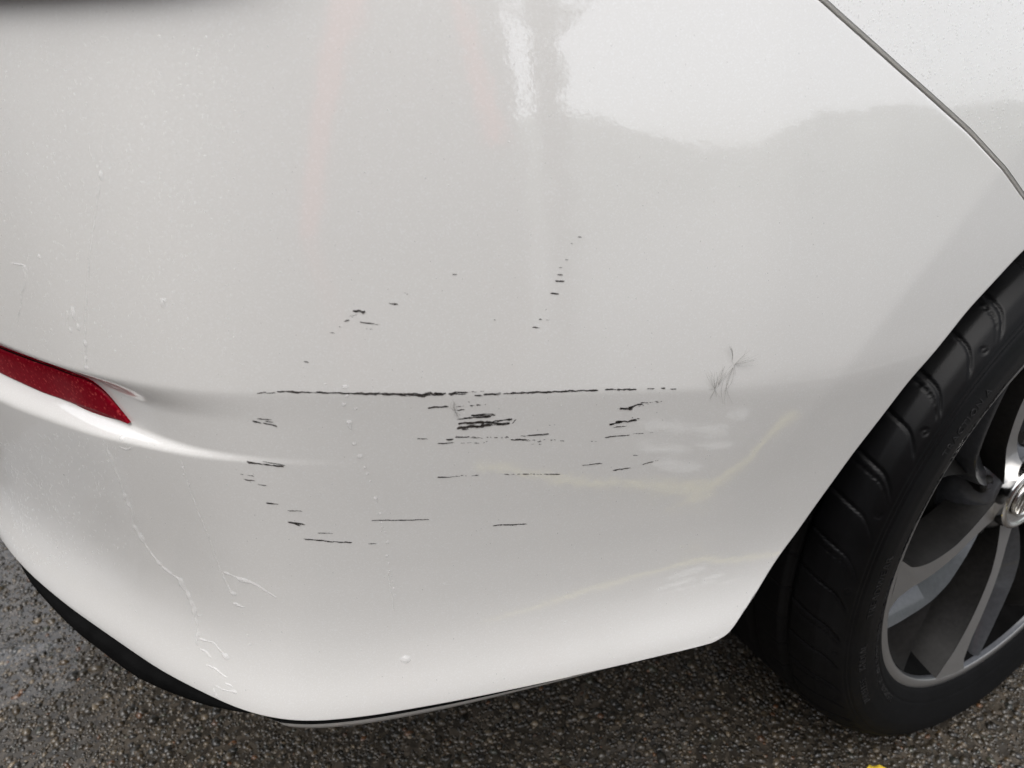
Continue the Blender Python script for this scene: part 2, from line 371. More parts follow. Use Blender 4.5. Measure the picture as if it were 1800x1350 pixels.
def lip_mesh(name, V, F, parent, k):
    o = mesh_obj(name, V, F, [PAINT, LINER], parent, smooth=False)
    mi = np.zeros(len(o.data.polygons), np.int32); mi[::k] = 1; o.data.polygons.foreach_set('material_index', mi); o.data.update(); return o  # top face of the lip coloured black as the gap's shade
def strip_part(name, s, ztop, zbot, inset, mat, parent, prof=((0, -.02), (0, 0), (.15, .0015), (.5, .002), (.85, .0005), (1, -.004), (1.08, -.03))):
    inset = np.broadcast_to(inset, s.shape)
    """a strip below the bumper edge following the plan curve; all arrays over s"""
    rows = []
    for k, (t, e) in enumerate(prof):
        z = ztop+(zbot-ztop)*t; dd = -inset+e
        nx = np.interp(s, SS, NX); ny = np.interp(s, SS, NY)
        rows.append(np.stack([np.interp(s, SS, PX)+nx*dd, np.interp(s, SS, PY)+ny*dd, z], -1))
    V, F = join_grids([np.stack(rows).transpose(1, 0, 2)], True); return mesh_obj(name, V, F, mat, parent, smooth=(mat is not PAINT)) if mat is not PAINT else lip_mesh(name, V, F, parent, len(prof)-1)
bz = ZB-.0020
def s_at(px, py): return to_sz([(px, py)])[0, 0]
# plan positions of the lower edge pixels
_sb = {}
def s_low(px, py):
    r = ray(px, py); t = (ZB-CAM[2])/r[2]; q = CAM+t*r
    return SS[np.argmin((PX-q[0])**2+(PY-q[1])**2)]
sl0, sl1 = s_b0+.012, s_low(436, 1253)
s = np.linspace(sl0, sl1, 220)
u = (s-sl0)/(sl1-sl0)
th = np.interp(u, [0, .3, .7, .93, 1], [.002, .009, .0115, .0115, .0015])
gp = np.interp(u, [0, .3, .45, .7, .95, 1], [.0, .0, .0003, .0009, .0012, .0010])
strip_part('lower_lip', s, bz-gp, bz-gp-th, np.interp(u, [0, .3, .6, .93, 1], [.004, .0014, -.0004, -.0010, .003]), PAINT, bumper, ((0, -.02), (0, 0), (.5, -.0025), (1, -.006), (1.08, -.03)))
s = np.linspace(s_low(442, 1256), s_low(24, 972), 220); u = np.linspace(0, 1, 220)
th = np.interp(u, [0, .15, .4, .7, .9, 1], [.002, .010, .018, .015, .006, .001])
strip_part('lower_trim', s, np.full(220, bz-.001), bz-.001-th, np.interp(u, [0, .12, .35, .6, .85, 1], [.004, -.001, -.0055, -.005, -.001, .004]), LINER, bumper)

# tail lamp lower edge overhanging the bumper top
s = np.linspace(LS0-.01, 1.74, 200)
rows = []
zt = lamp_z(s)
base = offset(s, zt, True)
for dz, e in ((.0, -.03), (.0, .004), (.003, .010), (.012, .013), (.05, .011), (.14, -.01)):
    nx = np.interp(s, SS, NX); ny = np.interp(s, SS, NY); dd = base+e
    rows.append(np.stack([np.interp(s, SS, PX)+nx*dd, np.interp(s, SS, PY)+ny*dd, zt+dz], -1))
V, F = join_grids([np.stack(rows).transpose(1, 0, 2)]); mesh_obj('tail_lamp', V, F, LAMPBLK, car)

# body panel round the lamp, above the bumper
s = np.linspace(gap_ext[-1, 0]+.004, 1.74, 260); _o = np.argsort(top_line[:, 0])
z0 = np.interp(s, top_line[_o, 0], top_line[_o, 1])+np.where(s > LS0, .010, .004); bq2 = np.linspace(0, 1, 40)[None, :]
Zp = z0[:, None]+(1.0-z0[:, None])*bq2; Sp = np.broadcast_to(s[:, None], Zp.shape)
V, F = join_grids([surf(Sp, Zp, -.003)]); mesh_obj('rear_panel', V, F, PAINT, car)

# red reflector in its scoop
up_px = [(0, 615), (60, 638), (110, 656), (150, 669), (172, 683), (190, 699), (207, 719), (220, 735), (227, 743)]
lo_px = [(0, 663), (40, 683), (80, 702), (120, 716), (160, 729), (190, 737), (210, 741), (222, 744), (227, 744)]
LTIP = to_sz([(227, 743)])[0, 0]
def lensd(s): return -(np.interp(s, FT.ds, FT.dd)*.95-.0004-.0030*sm(LTIP, LTIP+.07, s))
_bl = None
def lens_bvh():
    s = np.linspace(.6, 1.5, 400); z = np.linspace(.45, .70, 200); S, Z = np.meshgrid(s, z, indexing='ij')
    v = surf(S, Z, lensd(S), False).reshape(-1, 3); return BVHTree.FromPolygons([Vector(a) for a in v], [tuple(int(q) for q in a) for a in gridfaces(400, 200)])
_bl = lens_bvh()
U = to_sz(up_px, _bl); Lo = to_sz(lo_px, _bl)
def ext_left(a): 
    k = (a[0]-a[1])/np.linalg.norm(a[0]-a[1]); return np.concatenate([[a[0]+k*.16], a])
U = resample(ext_left(U), 120, 1.5); Lo = resample(ext_left(Lo), 120, 1.5)
nv = 24; rows = []
for j in range(nv):
    t = j/(nv-1); q = (1-t)*Lo+t*U; bul = .0009*(1-abs(2*t-1)**6)-.0012*sm(.22, .18, t)
    rows.append(surf(q[:, 0], q[:, 1], lensd(q[:, 0])+bul, False))
bot = surf(Lo[:, 0], Lo[:, 1], lensd(Lo[:, 0])-.020, False); topr = surf(U[:, 0], U[:, 1], lensd(U[:, 0])-.020, False)
g = np.stack([bot]+rows+[topr]).transpose(1, 0, 2)
V, F = join_grids([g], True); mesh_obj('reflector', V, F, LENS, bumper)
g2 = np.stack([surf(U[:, 0], U[:, 1]+.0030*np.linspace(1, .15, len(U)), lensd(U[:, 0])-.0012, False), surf(U[:, 0], U[:, 1]-.002, lensd(U[:, 0])-.0012, False)]).transpose(1, 0, 2)
V, F = join_grids([g2]); mesh_obj('reflector_gap_shade', V, F, LINER, bumper)  # black strip standing in for the shadow line above the lens
# parking sensor just at the left frame edge
loc, nn, i, d = BV.ray_cast(Vector(CAM), Vector(ray(-12, 772)))
def disc_part(name, loc, nn, r, mats, parent, prof, seg=48):
    q = nn.to_track_quat('Z', 'Y').to_matrix(); V = []; 
    for rr, h in prof:
        for k in range(seg):
            a = 2*math.pi*k/seg; V.append(loc+q@Vector((rr*r*math.cos(a), rr*r*math.sin(a), h)))
    F = [(i*seg+k, i*seg+(k+1) % seg, (i+1)*seg+(k+1) % seg, (i+1)*seg+k) for i in range(len(prof)-1) for k in range(seg)]
    F.append(tuple((len(prof)-1)*seg+k for k in range(seg)))
    return mesh_obj(name, np.array([tuple(v) for v in V]), F, mats, parent)
if nn.y > 0 and nn.x > 0: nn = -nn
if (loc-Vector(CAM)).dot(nn) > 0: nn = -nn
disc_part('parking_sensor', loc, nn, .009, PAINT, bumper, [(1.06, -.004), (1.06, .0002), (1.0, .0003), (.98, -.0006), (.95, .0004), (.9, .0009), (.3, .0012)])

# wheel arch liner and underbody keep the light out
th_ = np.linspace(R(-2), R(181), 90)
def rl(a): return .41+.075*sm(R(150), R(181), a)
g = np.array([[(rr*rl(a)/.41*math.cos(a), y, .33+rr*rl(a)/.41*math.sin(a)) for rr, y in ((.41, .040), (.41, .28), (.2, .285), (.02, .285))] for a in th_])
V, F = join_grids([g]); mesh_obj('wheel_arch_liner', V, F, LINER, car)
def box(bm, x0, x1, y0, y1, z0, z1):
    v = [bm.verts.new(p) for p in ((x0, y0, z0), (x1, y0, z0), (x1, y1, z0), (x0, y1, z0), (x0, y0, z1), (x1, y0, z1), (x1, y1, z1), (x0, y1, z1))]
    for f in ((3, 2, 1, 0), (4, 5, 6, 7), (0, 1, 5, 4), (1, 2, 6, 5), (2, 3, 7, 6), (3, 0, 4, 7)): bm.faces.new([v[i] for i in f])
def bm_obj(name, bm, mat, parent=None, smooth=False):
    me = bpy.data.meshes.new(name); bm.to_mesh(me); bm.free(); me.polygons.foreach_set('use_smooth', np.full(len(me.polygons), smooth))
    for m in (mat if isinstance(mat, (list, tuple)) else [mat]): me.materials.append(m)
    o = bpy.data.objects.new(name, me); col.objects.link(o)
    if parent: o.parent = parent
    return o
k_ = (SS > .47) & (SS < 1.72); pl = np.stack([PX[k_]-NX[k_]*.035, PY[k_]-NY[k_]*.035], -1)[::20]
poly = [(p[0], p[1]) for p in pl]+[(-.9, 1.7), (-.42, 1.75), (-.42, .06)]
bm = bmesh.new()
lo_v = [bm.verts.new((x, y, .30)) for x, y in poly]; hi_v = [bm.verts.new((x, y, .335)) for x, y in poly]
bm.faces.new(lo_v); bm.faces.new(hi_v[::-1])
for i in range(len(poly)): j = (i+1) % len(poly); bm.faces.new((lo_v[i], lo_v[j], hi_v[j], hi_v[i]))
box(bm, -.42, .42, .30, 1.5, .24, .30); box(bm, .42, 2.4, .03, 1.75, .2, .24)
bmesh.ops.recalc_face_normals(bm, faces=bm.faces)
bm_obj('underbody', bm, LINER, car)

# ---------------------------------------------------------------- wheel
wheel = empty('wheel', (0, 0, .33), car)
NA = 1240
prof = np.array([(.014, .232), (.005, .240), (-.003, .2455), (-.0085, .256), (-.0125, .270), (-.0138, .283), (-.0125, .295), (-.0095, .305), (-.005, .3125), (.003, .3205), (.013, .3265), (.026, .3300), (.05, .3318), (.1, .3325), (.15, .3318), (.176, .3295), (.19, .325), (.203, .316), (.213, .3), (.215, .28), (.206, .25), (.19, .238)])
prof[:, 1] -= .008*sm(.262, .33, prof[:, 1])
pd = np.concatenate([[0], np.cumsum(np.hypot(*np.diff(prof, axis=0).T))])
tq = np.concatenate([np.linspace(0, .115, 110), np.linspace(.1165, pd[-1], 90)])
py_ = gsmooth(np.interp(tq, pd, prof[:, 0]), 1.5); pr_ = gsmooth(np.interp(tq, pd, prof[:, 1]), 1.5)
A = np.linspace(0, 2*math.pi, NA, endpoint=False)
ty = np.gradient(py_); tr = np.gradient(pr_); nl = np.hypot(ty, tr); ny_, nr_ = -tr/nl, ty/nl      # outward
if (nr_[150] < 0): ny_, nr_ = -ny_, -nr_
Yg = np.broadcast_to(py_, (NA, len(tq))); Rg = np.broadcast_to(pr_, (NA, len(tq))); Tg = np.broadcast_to(tq, (NA, len(tq)))
D = np.zeros_like(Rg)
NPITCH = 50; ph = A[:, None]*NPITCH/(2*math.pi)
t_ring = pd[7]; t_edge = pd[11]
# double ring line
for t0, wd, dp in ((t_ring-.0005, .0009, .0011), (t_ring+.0032, .0008, .0008), (pd[3]+.001, .0012, .0008)):
    D = D-dp*np.exp(-((Tg-t0)/wd)**2)
# curved shoulder grooves running from tread to the ring
q = np.clip((Tg-(t_ring+.007))/(t_edge+.02-t_ring), 0, None)
ctr = ph+.55*np.minimum(q, 1.0)**.8-.38*(np.minimum(q, .3)/.3-1)**2*1.0
fr = np.abs(((ctr+.5) % 1.0)-.5)*(2*math.pi/NPITCH)*.32
D = D-.0024*np.exp(-(fr/.0011)**2)*sm(t_ring+.006, t_ring+.012, Tg)*sm(t_edge+.05, t_edge+.01, Tg)
# alternate thin sipe beside each groove
fr2 = np.abs(((ctr+.5-.16-.10*q) % 2.0)-.5)*(2*math.pi/NPITCH)*.32
D = D-.0016*np.exp(-(fr2/.0006)**2)*sm(t_ring+.008, t_ring+.012, Tg)*sm(t_edge+.012, t_edge, Tg)
# round tread-wear dots
cd_ = np.abs(((ph+.30) % 2.0)-1.0)*(2*math.pi/NPITCH)*.32; rr_ = np.hypot(cd_, Tg-(t_ring+.012))
D = D-.0012*np.exp(-((rr_-.0022)/.0006)**2)
# circumferential tread grooves
for y0 in (.045, .088, .128, .168): D = D-.007*np.exp(-((Yg-y0)/.0038)**4)*(Rg > .312)
Y2 = Yg+ny_[None]*D; R2 = Rg+nr_[None]*D
X = R2*np.cos(A)[:, None]; Z = np.maximum(R2*np.sin(A)[:, None], -.3210)
bul = sm(-.265, -.322, Z)*sm(.03, -.01, Y2); Y2 = Y2-.004*bul
g = np.stack([X, Y2, Z], -1); g = np.concatenate([g, g[:1]])
V, F = join_grids([g]); tyre = mesh_obj('tyre', V, F, RUBBER, wheel, weld=True)

def lathe(name, prof, mats, parent, seg=180, mi=None):
    a = np.linspace(0, 2*math.pi, seg+1)
    g = np.array([[(r*math.cos(t), y, r*math.sin(t)) for y, r in prof] for t in a]); V, F = join_grids([g])
    o = mesh_obj(name, V, F, mats, parent, weld=False)
    if mi is not None: o.data.polygons.foreach_set('material_index', np.tile(np.array(mi, dtype=np.int32), seg)); o.data.update()
    return o
rim = lathe('rim', [(.012, .2440), (.004, .2462), (.0008, .2452), (.0, .2440), (.0, .2345), (.001, .2330), (.006, .2318), (.03, .226), (.06, .215), (.10, .205), (.19, .203), (.205, .235)],
            [MACHINED, DARKALLOY, LINER], wheel, 240, [0, 0, 0, 0, 0, 1, 2, 2, 2, 2, 2])
rim.data.polygons.foreach_set('use_smooth', np.full(len(rim.data.polygons), True))

def make_spoke(st, ang0, mats, idx):
    """lofted bar; rows: r, turn (deg), half width on either side, face depth on either side, flank width, flank depth"""
    V = []; F = []; mi = []; n = len(st)
    for r, dg, hl, hr, yl, yr, hb, yb in st:
        a = R(ang0+dg); ca, sa = math.cos(a), math.sin(a)
        for t, y in ((-hl-hb, yb), (-hl-.0012, yl+.0026), (-hl+.0004, yl), (hr-.0004, yr), (hr+.0012, yr+.0026), (hr+hb, yb)): V.append((r*ca-t*sa, y, r*sa+t*ca))
    for i in range(n-1):
        for j in range(6): F.append((i*6+j, i*6+(j+1) % 6, (i+1)*6+(j+1) % 6, (i+1)*6+j)); mi.append(j)
    F.append(tuple(range(5, -1, -1))); F.append(tuple((n-1)*6+j for j in range(6))); mi += [5, 5]
    o = mesh_obj('spoke', V, F, mats, wheel, smooth=False)
    bm = bmesh.new(); bm.from_mesh(o.data); bmesh.ops.recalc_face_normals(bm, faces=bm.faces); bm.to_mesh(o.data); bm.free()
    o.data.polygons.foreach_set('material_index', np.array([idx.get(m, 1) for m in mi], dtype=np.int32) if len(mats) > 1 else np.zeros(len(mi), np.int32)); o.data.polygons.foreach_set('use_smooth', np.ones(len(mi), bool)); o.data.set_sharp_from_angle(angle=R(28)); o.data.update(); return o
def interp_st(rows, n=26):
    a = np.array(rows, float); r = np.linspace(a[0, 0], a[-1, 0], n)
    return np.stack([r]+[gsmooth(np.interp(r, a[:, 0], a[:, k]), .5) for k in range(1, a.shape[1])], -1)
def dish(r): return .026*(1-min(1, r/.235)**1.6)
def rows_(spec): return interp_st([(r, dg, hl, hr, dish(r)+yl, dish(r)+yr, hb, yb) for r, dg, hl, hr, yl, yr, hb, yb in spec], 40)
MAIN = rows_([(.030, 19, .017, .017, 0, 0, .003, .060), (.055, 19, .012, .012, 0, 0, .004, .060), (.08, 18.5, .0092, .0092, 0, 0, .006, .060), (.107, 17, .0088, .0088, 0, 0, .008, .058), (.158, 10, .0112, .0112, 0, 0, .009, .055),
              (.19, 5, .0135, .0135, 0, 0, .010, .05), (.205, 3, .017, .017, 0, 0, .010, .045), (.218, 1, .022, .022, 0, 0, .009, .04), (.228, 0, .027, .030, .0, 0, .006, .03), (.2335, 0, .031, .036, .0, 0, .004, .02)])
ARM = rows_([(.05, 32, .005, .004, .032, .020, .006, .07), (.09, 38, .010, .003, .026, .014, .003, .07), (.14, 42, .014, .002, .028, .010, .003, .066), (.19, 43, .018, .002, .028, .007, .003, .06), (.222, 44, .020, .002, .024, .005, .003, .05), (.232, 44, .020, .003, .018, .004, .003, .04)])
RIB = rows_([(.055, 42, .006, .006, .016, .008, .004, .07), (.09, 37, .010, .014, .018, .005, .005, .07), (.125, 33, .014, .018, .020, .003, .005, .066), (.15, 29, .014, .018, .019, .003, .005, .06), (.19, 21.5, .008, .012, .014, .003, .005, .055), (.223, 16.5, .004, .006, .008, .003, .004, .045), (.232, 15.5, .003, .004, .006, .003, .003, .03)])
A0 = 184.0
for k in range(5):
    make_spoke(MAIN, A0+72*k, [MACHINED, BACKALLOY], {2: 0})
    make_spoke(ARM, A0+72*k, [BACKALLOY], {}); make_spoke(RIB, A0+72*k, [DARKALLOY], {})
lathe('hub', [(.07, .070), (.05, .066), (.036, .056), (.0275, .049), (.0255, .044), (.0255, .0)], DARKALLOY, wheel, 90)
cap = lathe('centre_cap', [(.030, .0420), (.016, .0420), (.0134, .0410), (.0120, .0390), (.0122, .0360), (.0138, .0345), (.0144, .0330), (.0136, .018), (.0132, 0)], CHROME, wheel, 90)
# emblem on the cap: raised oval frame with slanted bars
def tube(bm, pts, rad, closed=False, seg=8, up=Vector((0, -1, 0))):
    rings = []; n = len(pts)
    for i, p in enumerate(pts):
        a = pts[(i-1) % n] if closed or i > 0 else p; b = pts[(i+1) % n] if closed or i < n-1 else p
        t = (Vector(b)-Vector(a)).normalized(); s_ = t.cross(up).normalized(); uu = s_.cross(t)
        rr = rad[i] if isinstance(rad, (list, tuple, np.ndarray)) else rad
        rings.append([bm.verts.new(Vector(p)+s_*(rr*math.cos(2*math.pi*k/seg))+uu*(rr*math.sin(2*math.pi*k/seg))) for k in range(seg)])
    for i in range(n if closed else n-1):
        for k in range(seg): bm.faces.new((rings[i][k], rings[i][(k+1) % seg], rings[(i+1) % n][(k+1) % seg], rings[(i+1) % n][k]))
bm = bmesh.new(); EY = .0122
tube(bm, [(.0285*math.cos(t), EY, .0225*math.sin(t)) for t in np.linspace(0, 2*math.pi, 48, endpoint=False)], .0020, True)
for x0, x1, zz in ((-.0125, -.0075, .0185), (.0075, .0125, .0185)):
    tube(bm, [(x0, EY, -zz), ((x0+x1)/2, EY-.0006, 0), (x1, EY, zz)], .0025)
tube(bm, [(-.010, EY, -.0015), (0, EY-.0004, 0), (.010, EY, .0015)], .0020)
bm_obj('cap_emblem', bm, CHROME, wheel, True)
for k in range(5):
    a = R(A0-24+72*k); x, z = .0560*math.cos(a), .0560*math.sin(a)
    V = []; seg = 6
    for rr, y in ((.0105, .06), (.0105, .034), (.0095, .032), (.006, .030), (.004, .034)):
        for j in range(seg): V.append((x+rr*math.cos(j*math.pi/3), y, z+rr*math.sin(j*math.pi/3)))
    F = [(i*6+j, i*6+(j+1) % 6, (i+1)*6+(j+1) % 6, (i+1)*6+j) for i in range(4) for j in range(6)]+[tuple(24+j for j in range(6))]
    mesh_obj('lug_nut', V, F, CHROME if False else STEEL, wheel, smooth=False)
lathe('brake_disc', [(.11, .165), (.092, .165), (.092, .085), (.07, .080), (.07, .0)], STEEL, wheel, 90)
# raised sidewall lettering, bent round the tyre
def side_y(r): 
    o_ = np.argsort(pr_[:100]); return float(np.interp(r, pr_[:100][o_], py_[:100][o_]))
letters_v = []; letters_f = []
def arc_text(txt, r0, h, a_start):
    cu = bpy.data.curves.new('t', 'FONT'); cu.body = txt; cu.size = h*1.4; cu.extrude = .0003; cu.resolution_u = 2; cu.space_character = 1.12
    o = bpy.data.objects.new('t', cu); col.objects.link(o); dg = bpy.context.evaluated_depsgraph_get(); me = o.evaluated_get(dg).to_mesh()
    base = len(letters_v); wmax = 0
    for v in me.vertices:
        r = r0+v.co.y; a = R(a_start)-v.co.x/(r0+h/2); wmax = max(wmax, v.co.x)
        letters_v.append((r*math.cos(a), side_y(r)-.0002-v.co.z, r*math.sin(a)))
    for p in me.polygons: letters_f.append(tuple(base+i for i in p.vertices))
    o.evaluated_get(dg).to_mesh_clear(); bpy.data.objects.remove(o); bpy.data.curves.remove(cu)
    return a_start-math.degrees(wmax/(r0+h/2))
a = 223
for t, gapd in (('225/45R18', 3), ('95', 4), ('MAX LOAD', 3), ('MADE', 2), ('IN', 2), ('CANADA', 4), ('SAFETY', 2.5), ('WARNING', 4), ('SERIOUS', 2), ('INJURY', 3)):
    a = arc_text(t, .2585, .0065, a)-gapd*.6
arc_text('TUBELESS', .2815, .0075, 212); arc_text('RADIAL', .2815, .0075, 199); arc_text('TREADWEAR', .2815, .0075, 184); arc_text('TRACTION A', .2815, .007, 151)
mesh_obj('tyre_lettering', letters_v, letters_f, LETTER, wheel, smooth=False)

# ---------------------------------------------------------------- scratches on the bumper
def cast(px, py):
    loc, nn, i, d = BV.ray_cast(Vector(CAM), Vector(ray(px, py)))
    if loc is None: return None, None
    if (loc-Vector(CAM)).dot(nn) > 0: nn = -nn
    return loc, nn
def sliver(V, F, pts, wid, lift=.00022):
    rows = []
    for (x, y), w_ in zip(pts, wid):
        a, na = cast(x, y-w_/2); b, nb = cast(x, y+w_/2)
        if a is None or b is None: return
        rows.append((a+na*lift, b+nb*lift))
    o = len(V)
    for a, b in rows: V.append(tuple(a)); V.append(tuple(b))
    for i in range(len(rows)-1): F.append((o+2*i, o+2*i+1, o+2*i+3, o+2*i+2))
def stroke(V, F, x0, y0, x1, y1, th, mode='s'):
    L = math.hypot(x1-x0, y1-y0); m_ = max(4, int(L/6)+2)
    env = np.clip(gsmooth(rng.uniform(.25, 1.15, m_), .8) if m_ > 6 else rng.uniform(.4, 1, m_), .2, 1.1); mid = rng.normal(0, .12, m_)*th
    tt = np.linspace(0, 1, m_)
    def fibre(a, b, yo, wm):
        a, b = max(0, a), min(1.02, b); m = max(2, int((b-a)*L/1.8)); pts = []; wd = []
        for i in range(m+1):
            t = a+(b-a)*i/m; tap = min(1, .35+i/(m*.2+.01), .3+(m-i)/(m*.25+.01))
            pts.append((x0+(x1-x0)*t, y0+(y1-y0)*t+yo*np.interp(t, tt, env)+np.interp(t, tt, mid)+random.gauss(0, .16))); wd.append(max(.15, wm*tap*random.uniform(.5, 1.35)))
        sliver(V, F, pts, wd)
    if mode == 'd':
        for k in range(max(2, int(L/5*max(1, th/2)))):
            c = random.random(); ln = random.uniform(1.5, 6)/L; fibre(c-ln/2, c+ln/2, random.gauss(0, th*.4), random.uniform(.6, 1.3))
    else:
        if th < 2.2: fibre(random.uniform(0, .04), random.uniform(.95, 1), 0, th*.75)
        for k in range(int(L*th/7.0*(1.5 if th > 2.2 else .7))+1):
            ln = random.uniform(4, 16)/L; c = random.uniform(-.01, 1.01); yo = random.uniform(-.5, .5)*th*min(1, .35+3*min(c, 1-c)+.2)
            fibre(c-ln/2, c+ln/2, yo, random.uniform(.6, 1.15))
def scratch(strokes, mat=None):
    V, F = [], []
    for st in strokes: stroke(V, F, *st)
    if V:
        o = mesh_obj('scratch', V, F, [mat or SCRATCH, SCUFF2], bumper, smooth=False)
        o.data.polygons.foreach_set('material_index', (rng.random(len(o.data.polygons)) < .22).astype(np.int32)); o.data.update()
scratch([(560, 690, 672, 692.5, 1.3), (660, 692, 740, 693.5, 1.5), (452, 691, 468, 689, 2), (468, 691, 484, 690, 1.5), (487, 688.5, 535, 689, 4), (530, 689, 560, 690, 1.2), (552, 689.5, 610, 691, 3.5), (600, 691, 668, 692.5, 4), (671, 692, 742, 694, 5.5), (735, 694, 783, 692, 7.5)])
scratch([(788, 691.5, 822, 690.5, 5.5), (815, 689, 850, 687, 2, 'd'), (834, 695, 850, 695, 3), (850, 693, 880, 692, 3.5), (884, 692, 892, 691, 2), (897, 691.5, 923, 690, 4), (926, 690, 992, 687.5, 4.5), (985, 688, 1050, 685.5, 4), (890, 691.5, 930, 690, 1.4)])
scratch([(1063, 684.5, 1090, 684, 2.5), (1085, 684, 1118, 684.5, 3.5), (1080, 686, 1100, 686, 2, 'd'), (1137, 683, 1150, 683, 1.8), (1162, 682, 1169, 682, 3.5), (1178, 684, 1189, 683.5, 1.2)])
scratch([(620, 546, 642, 549, 5.5), (613, 556, 628, 553, 3, 'd')]); scratch([(602, 565, 614, 563, 2.2), (595, 574, 600, 574, 1.4)]); scratch([(580, 584.5, 588, 585.5, 1.8)])
scratch([(631, 566, 658, 569, 2.4), (638, 577, 656, 579, 1.4, 'd'), (659, 570, 667, 570.5, .8)]); scratch([(684, 533, 699, 535, 3)]); scratch([(708, 516, 720, 517, 2, 'd')])
scratch([(534, 635, 543, 636.5, 1.2)]); scratch([(794, 482, 804, 482, 1.3)])
scratch([(1015, 416, 1022, 417, 1.4), (1003, 428, 1007, 428, .8)]); scratch([(993, 456, 999, 456.5, 1), (982, 470, 988, 470, .8)]); scratch([(979, 482, 989, 483, 1.8), (976, 493, 992, 494, 3)]); scratch([(967, 515.5, 982, 516.5, 3)])
scratch([(955, 544, 965, 544.5, 1.2, 'd'), (947, 561, 969, 562, 1.4, 'd')]); scratch([(935, 575, 949, 576, 1.8)])
scratch([(444, 740, 459, 743, 2.6), (452, 736, 479, 737.5, 1.6), (462, 743, 487, 749, 2.8), (466, 740, 481, 742, 1.5)])
scratch([(434, 811.5, 458, 815.5, 3.5), (450, 814.5, 498, 819.5, 3), (462, 811, 503, 818, 1.2)]); scratch([(423, 834, 428, 834, 2.2), (435, 835, 447, 837, 1.2)]); scratch([(426, 842, 448, 845, 2.2), (452, 851, 470, 853.5, .8)])
scratch([(468, 883.5, 490, 886, 1.8)]); scratch([(505, 896.5, 532, 898.5, 1.1)]); scratch([(506, 918, 537, 922, 3.4), (515, 920, 528, 924, 2)]); scratch([(558, 936.5, 586, 937, .9)])
scratch([(534, 947, 570, 950, 2.4), (570, 950.5, 618, 954, 2.4)]); scratch([(647, 955.5, 664, 955, .8)]); scratch([(653, 914.5, 752, 913, 1.5)])
scratch([(752, 717, 772, 715.5, 3.5), (765, 715, 788, 714.5, 3)]); scratch([(802, 715, 830, 713, 2.6, 'd'), (820, 713, 860, 710.5, 2, 'd'), (803, 720.5, 817, 720, 1.8), (818, 706, 826, 706, 1, 'd')])
scratch([(828, 730, 870, 728, 4.5), (815, 735, 862, 732, 3.6), (803, 737, 830, 734, 1)])
scratch([(820, 743, 862, 741, 4), (855, 743, 880, 739, 4.5), (878, 739, 900, 736.5, 4), (845, 747, 895, 743.5, 5), (808, 751, 850, 749, 5), (900, 744, 907, 736.5, 2.2), (812, 755, 824, 755, 1.6), (805, 744, 825, 742, 2)])
scratch([(806, 745, 850, 742, 6), (803, 753, 862, 747, 6.5)], SCUFF2)
scratch([(798, 767.5, 848, 769, 3, 'd'), (800, 768, 825, 768, 2), (848, 768, 890, 769, 1.4, 'd'), (889, 767, 894, 768.5, 2)]); scratch([(784, 773, 797, 772, 2.6), (768, 779.5, 797, 778, 1.8), (806, 778, 862, 777.5, 1.8, 'd')])
scratch([(733, 771, 753, 771, 1.2)]); scratch([(914, 766.5, 936, 765, 1.8, 'd'), (928, 765, 964, 762.5, 2.6)]); scratch([(898, 772, 925, 772.5, 3.6), (910, 772, 952, 774, 3.6, 'd'), (955, 773, 992, 774, 2, 'd')]); scratch([(934, 780.5, 953, 781, 1.8, 'd')])
scratch([(768, 839, 802, 837, 2.2), (800, 837, 842, 835, 1.2, 'd')]); scratch([(886, 833.5, 987, 833, 1.2, 'd'), (918, 833, 930, 833, 1), (955, 833, 986, 833.5, 1)])
scratch([(1089, 719, 1112, 717, 5), (1104, 716, 1123, 711, 3.6)]); scratch([(1122, 708, 1163, 706, 2.4, 'd'), (1122, 713, 1142, 710, 2.4, 'd'), (1120, 711, 1130, 710, 2)])
scratch([(1071, 746.5, 1096, 741, 3.6), (1082, 742, 1119, 738, 4.6), (1078, 750.5, 1101, 749, 2.2)]); scratch([(1104, 733, 1124, 736, 1.5, 'd')])
scratch([(1063, 768.5, 1106, 764, 1.8), (1108, 763.5, 1150, 759, 1.5, 'd')]); scratch([(1022, 818, 1058, 814, 1.3)]); scratch([(1077, 826.5, 1110, 822, 2)]); scratch([(1124, 817.5, 1166, 806, 1.5, 'd'), (1130, 815.5, 1148, 811, 1.2)]); scratch([(1111, 800, 1126, 800, 1, 'd')])
scratch([(866, 924, 890, 922, 2.2), (885, 922.5, 927, 921, 2)]); scratch([(1038, 775.5, 1052, 775, 1, 'd')]); scratch([(965, 747, 978, 747, 1, 'd')])
scratch([(868, 562, 871, 562, 2)]); scratch([(1646, 380, 1649, 381, 2.2)]); scratch([(112, 834, 114, 835, 2)])

